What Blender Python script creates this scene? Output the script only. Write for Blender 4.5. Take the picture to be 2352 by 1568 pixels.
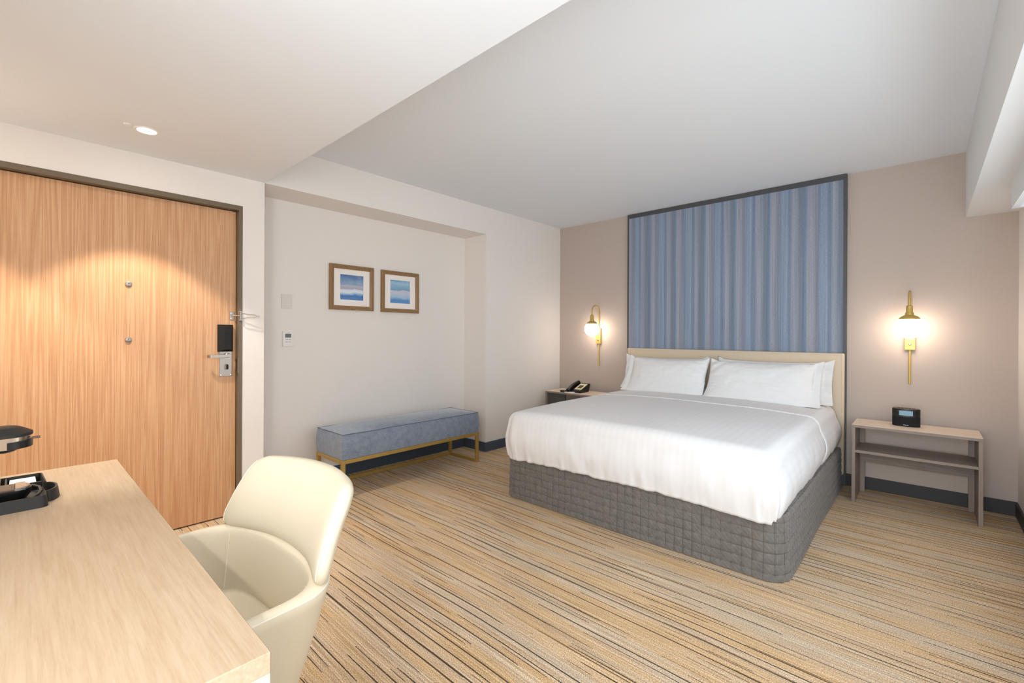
import bpy, bmesh, math, random
from mathutils import Vector, noise, Matrix

# ------------------------------------------------------------------ scene, camera, light
for o in list(bpy.data.objects):
    bpy.data.objects.remove(o)
S = bpy.context.scene
COL = S.collection
PI = math.pi
random.seed(4)


def rad(d):
    return d * PI / 180


F_PX, YAW, HORIZON, ROLL, EYE = 1041.7, 42.39, 767.4, 0.25, 1.22
cam = bpy.data.cameras.new('camera')
cam.sensor_width = 36
cam.lens = 36 * F_PX / 2352
cam.clip_start = 0.02
cam.shift_y = (HORIZON - 784) / 2352
cam_o = bpy.data.objects.new('camera', cam)
COL.objects.link(cam_o)
Fw = Vector((-math.sin(rad(YAW)), math.cos(rad(YAW)), 0))
Rt0 = Vector((math.cos(rad(YAW)), math.sin(rad(YAW)), 0))
Up0 = Vector((0, 0, 1))
c_, s_ = math.cos(rad(ROLL)), math.sin(rad(ROLL))
Rt = Rt0 * c_ + Up0 * s_
Up = Up0 * c_ - Rt0 * s_
m = Matrix((Rt, Up, -Fw)).transposed().to_4x4()
m.translation = Vector((0, 0, EYE))
cam_o.matrix_world = m
S.camera = cam_o

S.view_settings.view_transform = 'Standard'
S.view_settings.look = 'None'
S.view_settings.gamma = 1
S.view_settings.use_curve_mapping = False
S.view_settings.exposure = 0.38
S.cycles.use_denoising = True
S.cycles.max_bounces = 10
S.cycles.diffuse_bounces = 6
S.cycles.sample_clamp_indirect = 6

W = bpy.data.worlds.new('world')
S.world = W
W.use_nodes = True
W.node_tree.nodes['Background'].inputs[0].default_value = (0.86, 0.93, 1.0, 1)
W.node_tree.nodes['Background'].inputs[1].default_value = 1.2


def area_light(name, loc, direction, sx, sy, power, color):
    l = bpy.data.lights.new(name, 'AREA')
    l.shape = 'RECTANGLE'
    l.size, l.size_y, l.energy, l.color = sx, sy, power, color
    o = bpy.data.objects.new(name, l)
    o.location = loc
    o.rotation_euler = Vector(direction).to_track_quat('-Z', 'Z').to_euler()
    COL.objects.link(o)
    return o


# daylight entering the window of the right wall and an added window behind the camera
DAY = (0.82, 0.92, 1.0)
area_light('daylight_area', (0.72, 2.10, 1.25), (-1, 0, 0.10), 3.0, 1.4, 31, DAY)
area_light('daylight_area', (-0.10, -0.75, 1.20), (-0.15, 1, 0.12), 0.95, 1.8, 57, DAY)  # unseen source added to brighten the front of the bed

# ------------------------------------------------------------------ helpers
ORG = {}


class MB:
    def __init__(self):
        self.bm = bmesh.new()

    def box(self, lo, hi, bev=0.0, seg=2):
        lo, hi = [min(a, b) for a, b in zip(lo, hi)], [max(a, b) for a, b in zip(lo, hi)]
        r = bmesh.ops.create_cube(self.bm, size=1.0)
        vs = r['verts']
        for v in vs:
            v.co = Vector([lo[i] + (v.co[i] + .5) * (hi[i] - lo[i]) for i in range(3)])
        if bev > 0:
            es = list({e for v in vs for e in v.link_edges})
            bmesh.ops.bevel(self.bm, geom=es, offset=bev, segments=seg, affect='EDGES', profile=0.5)
        return self

    def raw(self, verts, faces):
        vs = [self.bm.verts.new(v) for v in verts]
        for f in faces:
            try:
                self.bm.faces.new([vs[i] for i in f])
            except ValueError:
                pass
        return vs

    def grid(self, P, closed_u=False, closed_v=False):
        """P[i][j] points"""
        n, k = len(P), len(P[0])
        vs = [[self.bm.verts.new(p) for p in row] for row in P]
        for i in range(n if closed_u else n - 1):
            for j in range(k if closed_v else k - 1):
                a, b = i, (i + 1) % n
                c, d = j, (j + 1) % k
                try:
                    self.bm.faces.new((vs[a][c], vs[b][c], vs[b][d], vs[a][d]))
                except ValueError:
                    pass
        return vs

    def tube(self, pts, r, seg=12, cap=True, closed=False):
        pts = [Vector(p) for p in pts]
        n = len(pts)
        rings = []
        ref = None
        for i, p in enumerate(pts):
            if closed:
                t = pts[(i + 1) % n] - pts[i - 1]
            else:
                t = pts[min(i + 1, n - 1)] - pts[max(i - 1, 0)]
            t.normalize()
            if ref is None:
                ref = Vector((0, 0, 1)) if abs(t.z) < .9 else Vector((1, 0, 0))
            ref = (ref - t * ref.dot(t)).normalized()
            b = t.cross(ref)
            rr = r[i] if isinstance(r, (list, tuple)) else r
            rings.append([p + ref * math.cos(2 * PI * k / seg) * rr + b * math.sin(2 * PI * k / seg) * rr for k in range(seg)])
        vs = self.grid(rings, closed_u=closed, closed_v=True)
        if cap and not closed:
            self.bm.faces.new(vs[0])
            self.bm.faces.new(vs[-1])
        return self

    def lathe(self, c, prof, axis='z', seg=32, caps=True):
        c = Vector(c)
        rings = []
        for r, h in prof:
            ring = []
            for k in range(seg):
                a = 2 * PI * k / seg
                x, y = r * math.cos(a), r * math.sin(a)
                v = {'z': (x, y, h), 'x': (h, x, y), 'y': (x, h, y)}[axis]
                ring.append(c + Vector(v))
            rings.append(ring)
        vs = self.grid(rings, closed_v=True)
        if caps:
            for ring, pr in ((vs[0], prof[0]), (vs[-1], prof[-1])):
                if pr[0] > 1e-6:
                    self.bm.faces.new(ring)
        return self

    def prism(self, poly, lo, hi, axis='z', bev=0.0):
        """poly 2d points extruded along an axis"""
        def P(a, b, h):
            return {'z': (a, b, h), 'x': (h, a, b), 'y': (a, h, b)}[axis]
        n = len(poly)
        v0 = [self.bm.verts.new(P(a, b, lo)) for a, b in poly]
        v1 = [self.bm.verts.new(P(a, b, hi)) for a, b in poly]
        fs = [self.bm.faces.new(v0), self.bm.faces.new(v1)]
        for i in range(n):
            fs.append(self.bm.faces.new((v0[i], v0[(i + 1) % n], v1[(i + 1) % n], v1[i])))
        if bev > 0:
            es = list({e for f in fs[:2] for e in f.edges})
            bmesh.ops.bevel(self.bm, geom=es, offset=bev, segments=2, affect='EDGES')
        return self

    def build(self, name, mat, parent=None, angle=35, origin=None, uv=None):
        bmesh.ops.remove_doubles(self.bm, verts=self.bm.verts, dist=1e-6)
        bmesh.ops.recalc_face_normals(self.bm, faces=self.bm.faces)
        org = ORG[parent.name] if parent else (Vector(origin) if origin else Vector((0, 0, 0)))
        if uv:
            L = self.bm.loops.layers.uv.new('UVMap')
            for f in self.bm.faces:
                for lp in f.loops:
                    lp[L].uv = uv(lp.vert.co)
        for v in self.bm.verts:
            v.co -= org
        me = bpy.data.meshes.new(name)
        self.bm.to_mesh(me)
        self.bm.free()
        for p in me.polygons:
            p.use_smooth = angle > 0
        if 0 < angle < 180:
            me.set_sharp_from_angle(angle=rad(angle))
        me.materials.append(mat)
        o = bpy.data.objects.new(name, me)
        COL.objects.link(o)
        if parent:
            o.parent = parent
        else:
            o.location = org
        ORG[o.name] = org
        return o


def tag(o, label=None, cat=None, group=None, kind=None):
    if label:
        o['label'] = label
    if cat:
        o['category'] = cat
    if group:
        o['group'] = group
    if kind:
        o['kind'] = kind
    return o


def thing(name, label, cat, loc, group=None):
    o = bpy.data.objects.new(name, None)
    o.empty_display_size = .05
    COL.objects.link(o)
    o.location = loc
    ORG[o.name] = Vector(loc)
    return tag(o, label, cat, group)


# ------------------------------------------------------------------ materials
def srgb(h):
    h = h.lstrip('#')
    out = []
    for i in (0, 2, 4):
        c = int(h[i:i + 2], 16) / 255
        out.append(c / 12.92 if c <= .04045 else ((c + .055) / 1.055) ** 2.4)
    return (*out, 1)


class NT:
    def __init__(self, name):
        self.m = bpy.data.materials.new(name)
        self.m.use_nodes = True
        self.t = self.m.node_tree
        self.b = self.t.nodes['Principled BSDF']

    def n(self, typ, **kw):
        nd = self.t.nodes.new(typ)
        for k, v in kw.items():
            if k in nd.inputs.keys() if isinstance(k, str) else False:
                self.set(nd.inputs[k], v)
            else:
                setattr(nd, k, v)
        return nd

    def set(self, sock, v):
        if hasattr(v, 'is_output') or isinstance(v, bpy.types.NodeSocket):
            self.t.links.new(v, sock)
        else:
            sock.default_value = v

    def coord(self, kind='Object', scale=(1, 1, 1), rot=(0, 0, 0), loc=(0, 0, 0)):
        tc = self.t.nodes.new('ShaderNodeTexCoord')
        mp = self.t.nodes.new('ShaderNodeMapping')
        mp.inputs['Scale'].default_value = scale
        mp.inputs['Rotation'].default_value = rot
        mp.inputs['Location'].default_value = loc
        self.t.links.new(tc.outputs[kind], mp.inputs['Vector'])
        return mp.outputs['Vector']

    def noise(self, vec, scale=5, detail=2, rough=.5, dist=0):
        nd = self.t.nodes.new('ShaderNodeTexNoise')
        self.t.links.new(vec, nd.inputs['Vector'])
        nd.inputs['Scale'].default_value = scale
        nd.inputs['Detail'].default_value = detail
        nd.inputs['Roughness'].default_value = rough
        nd.inputs['Distortion'].default_value = dist
        return nd.outputs['Fac']

    def math(self, op, a, b=0.0, clamp=False):
        nd = self.t.nodes.new('ShaderNodeMath')
        nd.operation = op
        nd.use_clamp = clamp
        self.set(nd.inputs[0], a)
        self.set(nd.inputs[1], b)
        return nd.outputs[0]

    def ramp(self, fac, stops, interp='LINEAR'):
        nd = self.t.nodes.new('ShaderNodeValToRGB')
        nd.color_ramp.interpolation = interp
        els = nd.color_ramp.elements
        while len(els) > 1:
            els.remove(els[-1])
        els[0].position = stops[0][0]
        els[0].color = stops[0][1]
        for p, c in stops[1:]:
            e = els.new(p)
            e.color = c
        self.set(nd.inputs[0], fac)
        return nd.outputs[0]

    def mix(self, fac, a, b, mode='MIX'):
        nd = self.t.nodes.new('ShaderNodeMix')
        nd.data_type = 'RGBA'
        nd.blend_type = mode
        self.set(nd.inputs[0], fac)
        self.set(nd.inputs[6], a)
        self.set(nd.inputs[7], b)
        return nd.outputs[2]

    def sep(self, vec):
        nd = self.t.nodes.new('ShaderNodeSeparateXYZ')
        self.t.links.new(vec, nd.inputs[0])
        return nd.outputs

    def comb(self, x=0.0, y=0.0, z=0.0):
        nd = self.t.nodes.new('ShaderNodeCombineXYZ')
        for i, v in enumerate((x, y, z)):
            self.set(nd.inputs[i], v)
        return nd.outputs[0]

    def bump(self, height, strength=.3, distance=.002):
        nd = self.t.nodes.new('ShaderNodeBump')
        nd.inputs['Strength'].default_value = strength
        nd.inputs['Distance'].default_value = distance
        self.set(nd.inputs['Height'], height)
        self.t.links.new(nd.outputs[0], self.b.inputs['Normal'])

    def bsdf(self, **kw):
        for k, v in kw.items():
            self.set(self.b.inputs[k.replace('_', ' ')], v)
        return self.m


def plain(name, col, rough=.5, metal=0.0, bump=0.0, bscale=200, spec=.5, var=.0, vscale=20, sheen=0.0):
    t = NT(name)
    c = srgb(col) if isinstance(col, str) else col
    v = t.coord()
    n1 = t.noise(v, vscale, 3)
    if var > 0:
        dark = (c[0] * (1 - var), c[1] * (1 - var), c[2] * (1 - var), 1)
        lite = (min(1, c[0] * (1 + var)), min(1, c[1] * (1 + var)), min(1, c[2] * (1 + var)), 1)
        base = t.ramp(n1, [(.3, dark), (.7, lite)])
    else:
        base = c
    if bump > 0:
        t.bump(t.noise(v, bscale, 2), bump, .001)
    kw = dict(Base_Color=base, Roughness=rough, Metallic=metal, Specular_IOR_Level=spec)
    if sheen:
        kw.update(Sheen_Weight=sheen)
    return t.bsdf(**kw)


def wood(name, c_lo, c_mid, c_hi, grain='z', freq=60, rough=.45, figure=.5, bump=.08, seed=0.0, fine=1.0):
    t = NT(name)
    stretch = {'z': (1, 1, .018), 'x': (.05, 1, 1), 'y': (1, .05, 1)}[grain]
    v = t.coord(scale=stretch, loc=(seed, seed * 1.7, seed * .3))
    n_fig = t.noise(v, freq * .11, 3, .55, .6)
    n_gr = t.noise(v, freq, 4, .6, .3)
    n_fi = t.noise(v, freq * 6, 2, .6)
    x = t.math('MULTIPLY', n_fig, 19.0)
    rings = t.math('SINE', t.math('MULTIPLY', x, 3.2))
    rings = t.math('MULTIPLY', t.math('ADD', rings, 1.0), .5)
    a = t.math('MULTIPLY', rings, figure * .5)
    b = t.math('MULTIPLY', n_gr, 1.0 - figure * .5)
    s = t.math('ADD', a, b)
    s = t.math('ADD', s, t.math('MULTIPLY', t.math('SUBTRACT', n_fi, .5), .35 * fine))
    col = t.ramp(s, [(.22, srgb(c_lo)), (.5, srgb(c_mid)), (.8, srgb(c_hi))])
    t.bump(s, bump, .001)
    return t.bsdf(Base_Color=col, Roughness=rough)


M = {}
M['ceiling'] = plain('ceiling_paint', '#e3e7eb', .9, bump=.02, bscale=600, spec=.2)
M['wall'] = plain('off_white_wall_paint', '#eae4de', .85, bump=.03, bscale=500, spec=.25)
M['taupe'] = plain('taupe_wall_covering', '#beb0a6', .85, bump=.06, bscale=420, spec=.25, var=.02, vscale=300)
M['beam'] = plain('white_beam_paint', '#e3e4e4', .9, bump=.02, bscale=600, spec=.2)
M['skirting'] = plain('slate_vinyl_skirting', '#48535f', .5, spec=.4)
M['skirting_shaded'] = plain('shaded_slate_skirting', '#3c3a3b', .5, spec=.4)  # shade behind the bed put into a darker copy of the slate
M['door'] = wood('oak_door_veneer', '#b5835b', '#c8996f', '#d6ad87', 'z', 170, .42, .50, .03, 3.1)
M['frame'] = plain('taupe_door_frame_paint', '#6f6250', .45, spec=.4)
M['gap'] = plain('dark_gap', '#14110f', .8)
M['steel'] = plain('brushed_steel', '#a39a91', .38, 1.0, var=.04, vscale=300)
M['chrome'] = plain('polished_chrome', '#e6e4e2', .1, 1.0)
M['lockblack'] = plain('black_lock_plastic', '#14110e', .5, spec=.3)
M['brass'] = plain('satin_brass', '#c9ab5e', .40, .35, var=.03, vscale=80)
M['gold'] = plain('antique_gold_steel', '#b99a55', .4, .5, var=.05, vscale=60)
M['desk'] = wood('limed_oak_laminate', '#a58d72', '#b09a80', '#baa68e', 'x', 150, .45, .06, .05, 1.3, .8)
M['desk_end'] = wood('limed_oak_end_panel', '#b3a799', '#bfb3a6', '#cabfb3', 'y', 140, .45, .08, .05, 2.3, .7)
M['night'] = wood('grey_ash_laminate', '#7a6c62', '#8e7f74', '#9d8f83', 'x', 110, .5, .2, .05, 2.2, .9)
M['nightv'] = wood('grey_ash_laminate_upright', '#7a6c62', '#8e7f74', '#9d8f83', 'z', 110, .5, .2, .05, 2.2, .9)
M['night_lit'] = wood('lit_ash_top', '#d2bda8', '#dfccb9', '#e6d6c5', 'x', 110, .45, .2, .04, 5.2, .8)  # sconce light on the nightstand top put into a paler colour
M['nightdark'] = wood('dark_ash_panel', '#3f3b38', '#4e4a46', '#5a5651', 'z', 110, .55, .2, .05, 5.2, .8)
M['leather'] = plain('cream_leather', '#ddd2bb', .38, bump=.12, bscale=700, spec=.45)
M['leather_thread'] = plain('cream_thread', '#f0e9d8', .7)
M['headboard'] = plain('beige_faux_leather', '#d3c2a9', .5, bump=.05, bscale=500, spec=.35)
M['panel_frame'] = plain('charcoal_panel_frame', '#4a4a4c', .5)
M['white_plastic'] = plain('white_plastic', '#e8e4df', .35, spec=.5)
M['plate'] = plain('painted_plate', '#ded7d0', .5, spec=.4)
M['screen'] = plain('grey_lcd', '#5c6560', .2)
M['key'] = plain('grey_key_print', '#9a9790', .5)
M['red_print'] = plain('red_brown_print', '#a0605a', .5)
M['mat_board'] = plain('white_mat_board', '#f3ece6', .8)
M['picture_frame'] = wood('walnut_picture_frame', '#75563c', '#917049', '#a08058', 'z', 120, .45, .2, .06, 4.0)
M['black'] = plain('black_plastic', '#0d0d0e', .3, spec=.5)
M['black_matt'] = plain('black_matt_plastic', '#191816', .55, bump=.15, bscale=900)
M['cloth_black'] = plain('black_speaker_cloth', '#08080a', .8, bump=.3, bscale=1500)
M['brown_top'] = plain('brown_grey_plastic', '#5a4a40', .4)
M['cream_face'] = plain('cream_phone_face', '#e9dcb4', .45)
M['paper'] = plain('white_paper', '#f4efe8', .8)
M['sachet'] = plain('yellow_sachet', '#d8b020', .4)
M['stick'] = plain('pale_wood_stick', '#e3c890', .6)
M['pen'] = plain('navy_pen', '#26304e', .35)
M['silver_plastic'] = plain('silver_plastic', '#b8b2a8', .3, .7)
M['valance_top'] = plain('grey_box_top_cloth', '#6f6965', .85, bump=.1, bscale=900, sheen=.2)
M['white_sheet'] = plain('white_pillow_cotton', '#e6e6e6', .8, bump=.06, bscale=900, spec=.2)


def mat_emit(name, col, strength, base=.8):
    t = NT(name)
    return t.bsdf(Base_Color=(base, base, base, 1), Emission_Color=col, Emission_Strength=strength)


M['globe'] = mat_emit('lit_opal_glass', (1.0, .84, .70, 1), 12.5)
M['lens'] = mat_emit('lit_downlight_lens', (1.0, .95, .88, 1), 40.0)
M['lcd_blue'] = mat_emit('pale_blue_lcd', (.25, .43, .54, 1), .55, .02)


def mat_carpet():
    t = NT('striped_loop_carpet')
    v = t.coord()
    x, y, z = t.sep(v)
    warp = t.noise(t.comb(t.math('MULTIPLY', x, .8), t.math('MULTIPLY', y, 1.0)), 1, 1)
    yw = t.math('ADD', y, t.math('MULTIPLY', t.math('SUBTRACT', warp, .5), .06))
    nb = t.noise(t.comb(t.math('MULTIPLY', x, .7), t.math('MULTIPLY', yw, 10.0)), 1, 3, .6)
    n1 = t.noise(t.comb(t.math('MULTIPLY', x, 1.4), t.math('MULTIPLY', yw, 150.0), 3.0), 1, 2, .6)
    n2 = t.noise(t.comb(t.math('MULTIPLY', x, 7.0), t.math('MULTIPLY', yw, 330.0), 9.0), 1, 2, .6)
    warm = t.ramp(n1, [(.30, srgb('#b4946a')), (.45, srgb('#c8a880')), (.55, srgb('#d1b38e')), (.70, srgb('#dcc5a6'))])
    grey = t.ramp(n1, [(.30, srgb('#a99a88')), (.45, srgb('#beae9b')), (.58, srgb('#cbbca9')), (.70, srgb('#dacfbd'))])
    col = t.mix(t.math('MULTIPLY', t.ramp(nb, [(.40, (0, 0, 0, 1)), (.62, (1, 1, 1, 1))]), .75), warm, grey)
    fine = t.ramp(n2, [(.3, (.78, .78, .78, 1)), (.65, (1.08, 1.08, 1.08, 1))])
    col = t.mix(1.0, col, fine, 'MULTIPLY')
    pile = t.noise(v, 240, 3, .75)
    col = t.mix(1.0, col, t.ramp(pile, [(.36, (.50, .48, .46, 1)), (.64, (1.52, 1.52, 1.52, 1))]), 'MULTIPLY')
    # thin dark broken lines, row by row
    masks = None
    for period, thr, w, fx, off in ((.043, .50, .13, .9, 0.0), (.029, .57, .12, 1.3, 40.0)):
        q = t.math('DIVIDE', yw, period)
        row = t.math('FLOOR', q)
        fr = t.math('FRACT', q)
        seg = t.noise(t.comb(t.math('MULTIPLY', x, fx), t.math('ADD', t.math('MULTIPLY', row, 7.31), off)), 1, 1)
        on = t.math('GREATER_THAN', seg, thr)
        edge = t.noise(v, 150, 1)
        wid = t.math('ADD', t.math('MULTIPLY', t.math('SUBTRACT', seg, thr), 1.1), t.math('MULTIPLY', t.math('SUBTRACT', edge, .5), .14))
        wid = t.math('MINIMUM', t.math('ADD', wid, .07), w)
        mk = t.math('MULTIPLY', on, t.math('LESS_THAN', fr, wid))
        masks = mk if masks is None else t.math('MAXIMUM', masks, mk)
    col = t.mix(t.math('MULTIPLY', masks, .94), col, srgb('#43352a'))
    t.bump(t.math('ADD', pile, t.math('MULTIPLY', n2, .6)), .45, .004)
    return t.bsdf(Base_Color=col, Roughness=.95, Specular_IOR_Level=.1)


def mat_stripe_fabric():
    t = NT('blue_striped_wall_fabric')
    v = t.coord()
    x, y, z = t.sep(v)
    wob = t.noise(t.comb(t.math('MULTIPLY', x, 6.0), 0.0), 1, 1)
    u = t.math('FRACT', t.math('ADD', t.math('DIVIDE', x, .282), t.math('MULTIPLY', wob, .25)))
    st = [(0, '#8b9bb0'), (.10, '#909fb4'), (.15, '#7a8ca4'), (.19, '#7f8c9f'), (.27, '#9ba2b0'), (.36, '#919aa8'), (.44, '#7f8997'),
          (.52, '#7d8796'), (.57, '#768ca3'), (.63, '#98a0ad'), (.73, '#9ea1ae'), (.82, '#8b90a0'), (.90, '#838e9f'), (.95, '#8a9bb1'), (1, '#8b9bb0')]
    col = t.ramp(u, [(p, srgb(c)) for p, c in st])
    n1 = t.noise(t.comb(t.math('MULTIPLY', x, 190.0), t.math('MULTIPLY', z, 1.0)), 1, 2)
    col = t.mix(1.0, col, t.ramp(n1, [(.3, (.76, .79, .83, 1)), (.7, (1.18, 1.15, 1.12, 1))]), 'MULTIPLY')
    n2 = t.noise(t.comb(t.math('MULTIPLY', x, 60.0), t.math('MULTIPLY', z, 420.0)), 1, 2)
    col = t.mix(1.0, col, t.ramp(n2, [(.3, (.82, .82, .82, 1)), (.7, (1.14, 1.14, 1.14, 1))]), 'MULTIPLY')
    t.bump(t.math('ADD', n1, n2), .25, .001)
    return t.bsdf(Base_Color=col, Roughness=.85, Specular_IOR_Level=.2)


def mat_sateen():
    """white cotton with a woven satin stripe running along the cloth (uv in metres)"""
    t = NT('white_sateen_stripe_cotton')
    tc = t.t.nodes.new('ShaderNodeTexCoord')
    x, y, z = t.sep(tc.outputs['UV'])
    s = t.math('SINE', t.math('MULTIPLY', x, 2 * PI / .042))
    s = t.math('MULTIPLY', t.math('ADD', t.math('MULTIPLY', s, 3.0), 1.0), .5, True)
    col = t.mix(s, srgb('#e2e2e3'), srgb('#e4e4e5'))
    rough = t.math('ADD', .70, t.math('MULTIPLY', s, -.04))
    t.bump(t.noise(tc.outputs['UV'], 700, 2), .05, .001)
    return t.bsdf(Base_Color=col, Roughness=rough, Specular_IOR_Level=.2)


def mat_velvet():
    t = NT('slate_blue_velvet')
    v = t.coord()
    n = t.noise(v, 22, 4, .7)
    f = t.noise(v, 260, 3, .7)
    col = t.ramp(n, [(.3, srgb('#788393')), (.7, srgb('#8e9aab'))])
    col = t.mix(1.0, col, t.ramp(f, [(.3, (.6, .6, .6, 1)), (.7, (1.3, 1.3, 1.3, 1))]), 'MULTIPLY')
    t.bump(f, .3, .002)
    return t.bsdf(Base_Color=col, Roughness=.8, Sheen_Weight=.5, Sheen_Roughness=.4, Specular_IOR_Level=.2)


def mat_quilt():
    t = NT('grey_quilted_microfibre')
    v = t.coord()
    n = t.noise(v, 30, 3)
    col = t.ramp(n, [(.3, srgb('#67635f')), (.7, srgb('#74706b'))])
    t.bump(t.noise(v, 800, 2), .12, .001)
    return t.bsdf(Base_Color=col, Roughness=.75, Sheen_Weight=.25, Specular_IOR_Level=.25)


def mat_seascape(name, stops, seed):
    t = NT(name)
    v = t.coord('Generated')
    x, y, z = t.sep(v)
    w1 = t.noise(t.comb(t.math('MULTIPLY', y, 2.2), t.math('MULTIPLY', z, 5.0), seed), 1, 3, .6)
    w2 = t.noise(t.comb(t.math('MULTIPLY', y, 30.0), t.math('MULTIPLY', z, 12.0), seed), 1, 3, .65)
    zz = t.math('ADD', z, t.math('MULTIPLY', t.math('SUBTRACT', w1, .5), .22))
    zz = t.math('ADD', zz, t.math('MULTIPLY', t.math('SUBTRACT', w2, .5), .07))
    col = t.ramp(zz, [(p, srgb(c)) for p, c in stops])
    cloud = t.noise(t.comb(t.math('MULTIPLY', y, 3.0), t.math('MULTIPLY', z, 4.0), seed + 5), 1, 4, .6)
    top = t.math('MULTIPLY', t.math('GREATER_THAN', z, .62), t.math('MULTIPLY', t.math('SUBTRACT', cloud, .42, True), 2.6, True))
    col = t.mix(t.math('MULTIPLY', top, t.math('MULTIPLY', y, .9)), col, srgb('#a9c8dc'))
    return t.bsdf(Base_Color=col, Roughness=.55)


def mat_glass():
    t = NT('window_glass')
    out = t.t.nodes['Material Output']
    tr = t.t.nodes.new('ShaderNodeBsdfTransparent')
    gl = t.t.nodes.new('ShaderNodeBsdfGlossy')
    gl.inputs['Roughness'].default_value = .02
    mx = t.t.nodes.new('ShaderNodeMixShader')
    mx.inputs[0].default_value = .06
    t.t.links.new(tr.outputs[0], mx.inputs[1])
    t.t.links.new(gl.outputs[0], mx.inputs[2])
    t.t.links.new(mx.outputs[0], out.inputs[0])
    return t.m


M['carpet'] = mat_carpet()
M['stripe'] = mat_stripe_fabric()
M['sateen'] = mat_sateen()
M['velvet'] = mat_velvet()
M['quilt'] = mat_quilt()
M['glass'] = mat_glass()
M['sea1'] = mat_seascape('watercolour_sea_deep', [(0, '#5f8ec6'), (.17, '#4a78b4'), (.24, '#8db4d8'), (.32, '#dde8ee'), (.40, '#d5dee8'),
                         (.44, '#a9a9bd'), (.56, '#b9b8c8'), (.62, '#8aa2bd'), (.82, '#6d8fb6'), (1, '#4a6aa0')], 1.0)
M['sea2'] = mat_seascape('watercolour_sea_pale', [(0, '#5d93cb'), (.16, '#5a8fc8'), (.26, '#9fbfdc'), (.40, '#bcc9dc'), (.54, '#c9c6d4'),
                         (.58, '#79a4c8'), (.74, '#8db4cf'), (.86, '#a3c4d8'), (1, '#5f97c8')], 7.0)

# ------------------------------------------------------------------ room shell
XL, YB, ZC, ZL, YE, YN1, XN, XB, ZB, XR = -3.377, 4.585, 2.538, 2.257, 1.1585, 3.298, -3.714, .207, 2.071, .463
YNEAR = -.52


def struct(o, label):
    return tag(o, label, None, None, 'structure')


struct(MB().box((-3.9, -.7, -.1), (.7, 4.8, 0)).build('floor', M['carpet'], angle=0), 'striped tan and grey loop carpet floor')
struct(MB().box((-3.9, YE, ZC), (.7, 4.8, 2.75)).build('ceiling', M['ceiling'], angle=0), 'white high ceiling over the bed area')
struct(MB().box((-3.9, -.7, ZL), (.7, YE, 2.75)).build('ceiling_low', M['ceiling'], angle=0), 'white dropped ceiling over the entry and desk')
struct(MB().box((XB, YE, ZB), (.7, YB, ZC)).build('trim_1', M['beam'], angle=0), 'white boxed beam along the window wall')

DY0, DY1, DZ = -.16, 1.023, 2.066
wl = MB()
wl.box((-3.9, -.7, 0), (XL, DY0, ZL))
wl.box((-3.9, DY0, DZ), (XL, DY1, ZL))
wl.box((-3.9, DY1, 0), (XL, YE, ZL))
wl.box((-3.9, YE, ZL), (XL, 4.8, ZC))
wl.box((-3.9, YN1, 0), (XL, 4.8, ZL))
wl.box((-3.9, YE, 0), (XN, YN1, ZL))
struct(wl.build('wall_left', M['wall'], angle=0), 'off-white left wall with a shallow niche')
struct(MB().box((XL, YB, 0), (.7, 4.8, ZC)).build('wall_back', M['taupe'], angle=0), 'taupe wall behind the bed')
NX0, NX1, NZ0, NZ1 = -.60, .40, .25, 2.12
wn = MB()
wn.box((XL, -.7, 0), (NX0, YNEAR, ZL))
wn.box((NX1, -.7, 0), (.7, YNEAR, ZL))
wn.box((NX0, -.7, 0), (NX1, YNEAR, NZ0))
wn.box((NX0, -.7, NZ1), (NX1, YNEAR, ZL))
struct(wn.build('wall_near', M['wall'], angle=0), 'off-white wall behind the desk')
wr = MB()
WY0, WY1, WZ0, WZ1 = .55, 3.66, .55, 1.98
wr.box((XR, WY1, 0), (.7, YB, ZB))
wr.box((XR, YNEAR, 0), (.7, WY1, WZ0))
wr.box((XR, YNEAR, WZ1), (.7, WY1, ZB))
wr.box((XR, YNEAR, WZ0), (.7, WY0, WZ1))
wr.box((XR, YNEAR, ZB), (.7, YE, ZL))
struct(wr.build('wall_right', M['wall'], angle=0), 'off-white window wall on the right')
t_ = .045
fr = MB()
fr.box((.60, WY0, WZ0), (.66, WY1, WZ0 + t_))
fr.box((.60, WY0, WZ1 - t_), (.66, WY1, WZ1))
fr.box((.60, WY0, WZ0), (.66, WY0 + t_, WZ1))
fr.box((.60, WY1 - t_, WZ0), (.66, WY1, WZ1))
fr.box((.60, (WY0 + WY1) / 2 - .03, WZ0), (.66, (WY0 + WY1) / 2 + .03, WZ1))
w1 = struct(fr.build('window_1', M['white_plastic'], angle=0), 'white framed window in the right wall')
for a, b in ((WY0 + t_, (WY0 + WY1) / 2 - .03), ((WY0 + WY1) / 2 + .03, WY1 - t_)):
    MB().box((.628, a, WZ0 + t_), (.634, b, WZ1 - t_)).build('pane', M['glass'], w1, angle=0)
fr = MB()  # added window, never in view, for the light on the bed front
fr.box((NX0, -.66, NZ0), (NX1, -.60, NZ0 + t_))
fr.box((NX0, -.66, NZ1 - t_), (NX1, -.60, NZ1))
fr.box((NX0, -.66, NZ0), (NX0 + t_, -.60, NZ1))
fr.box((NX1 - t_, -.66, NZ0), (NX1, -.60, NZ1))
w2 = struct(fr.build('added_window', M['white_plastic'], angle=0), 'white framed window added behind the camera, unseen')
MB().box((NX0 + t_, -.634, NZ0 + t_), (NX1 - t_, -.628, NZ1 - t_)).build('pane', M['glass'], w2, angle=0)

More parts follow.
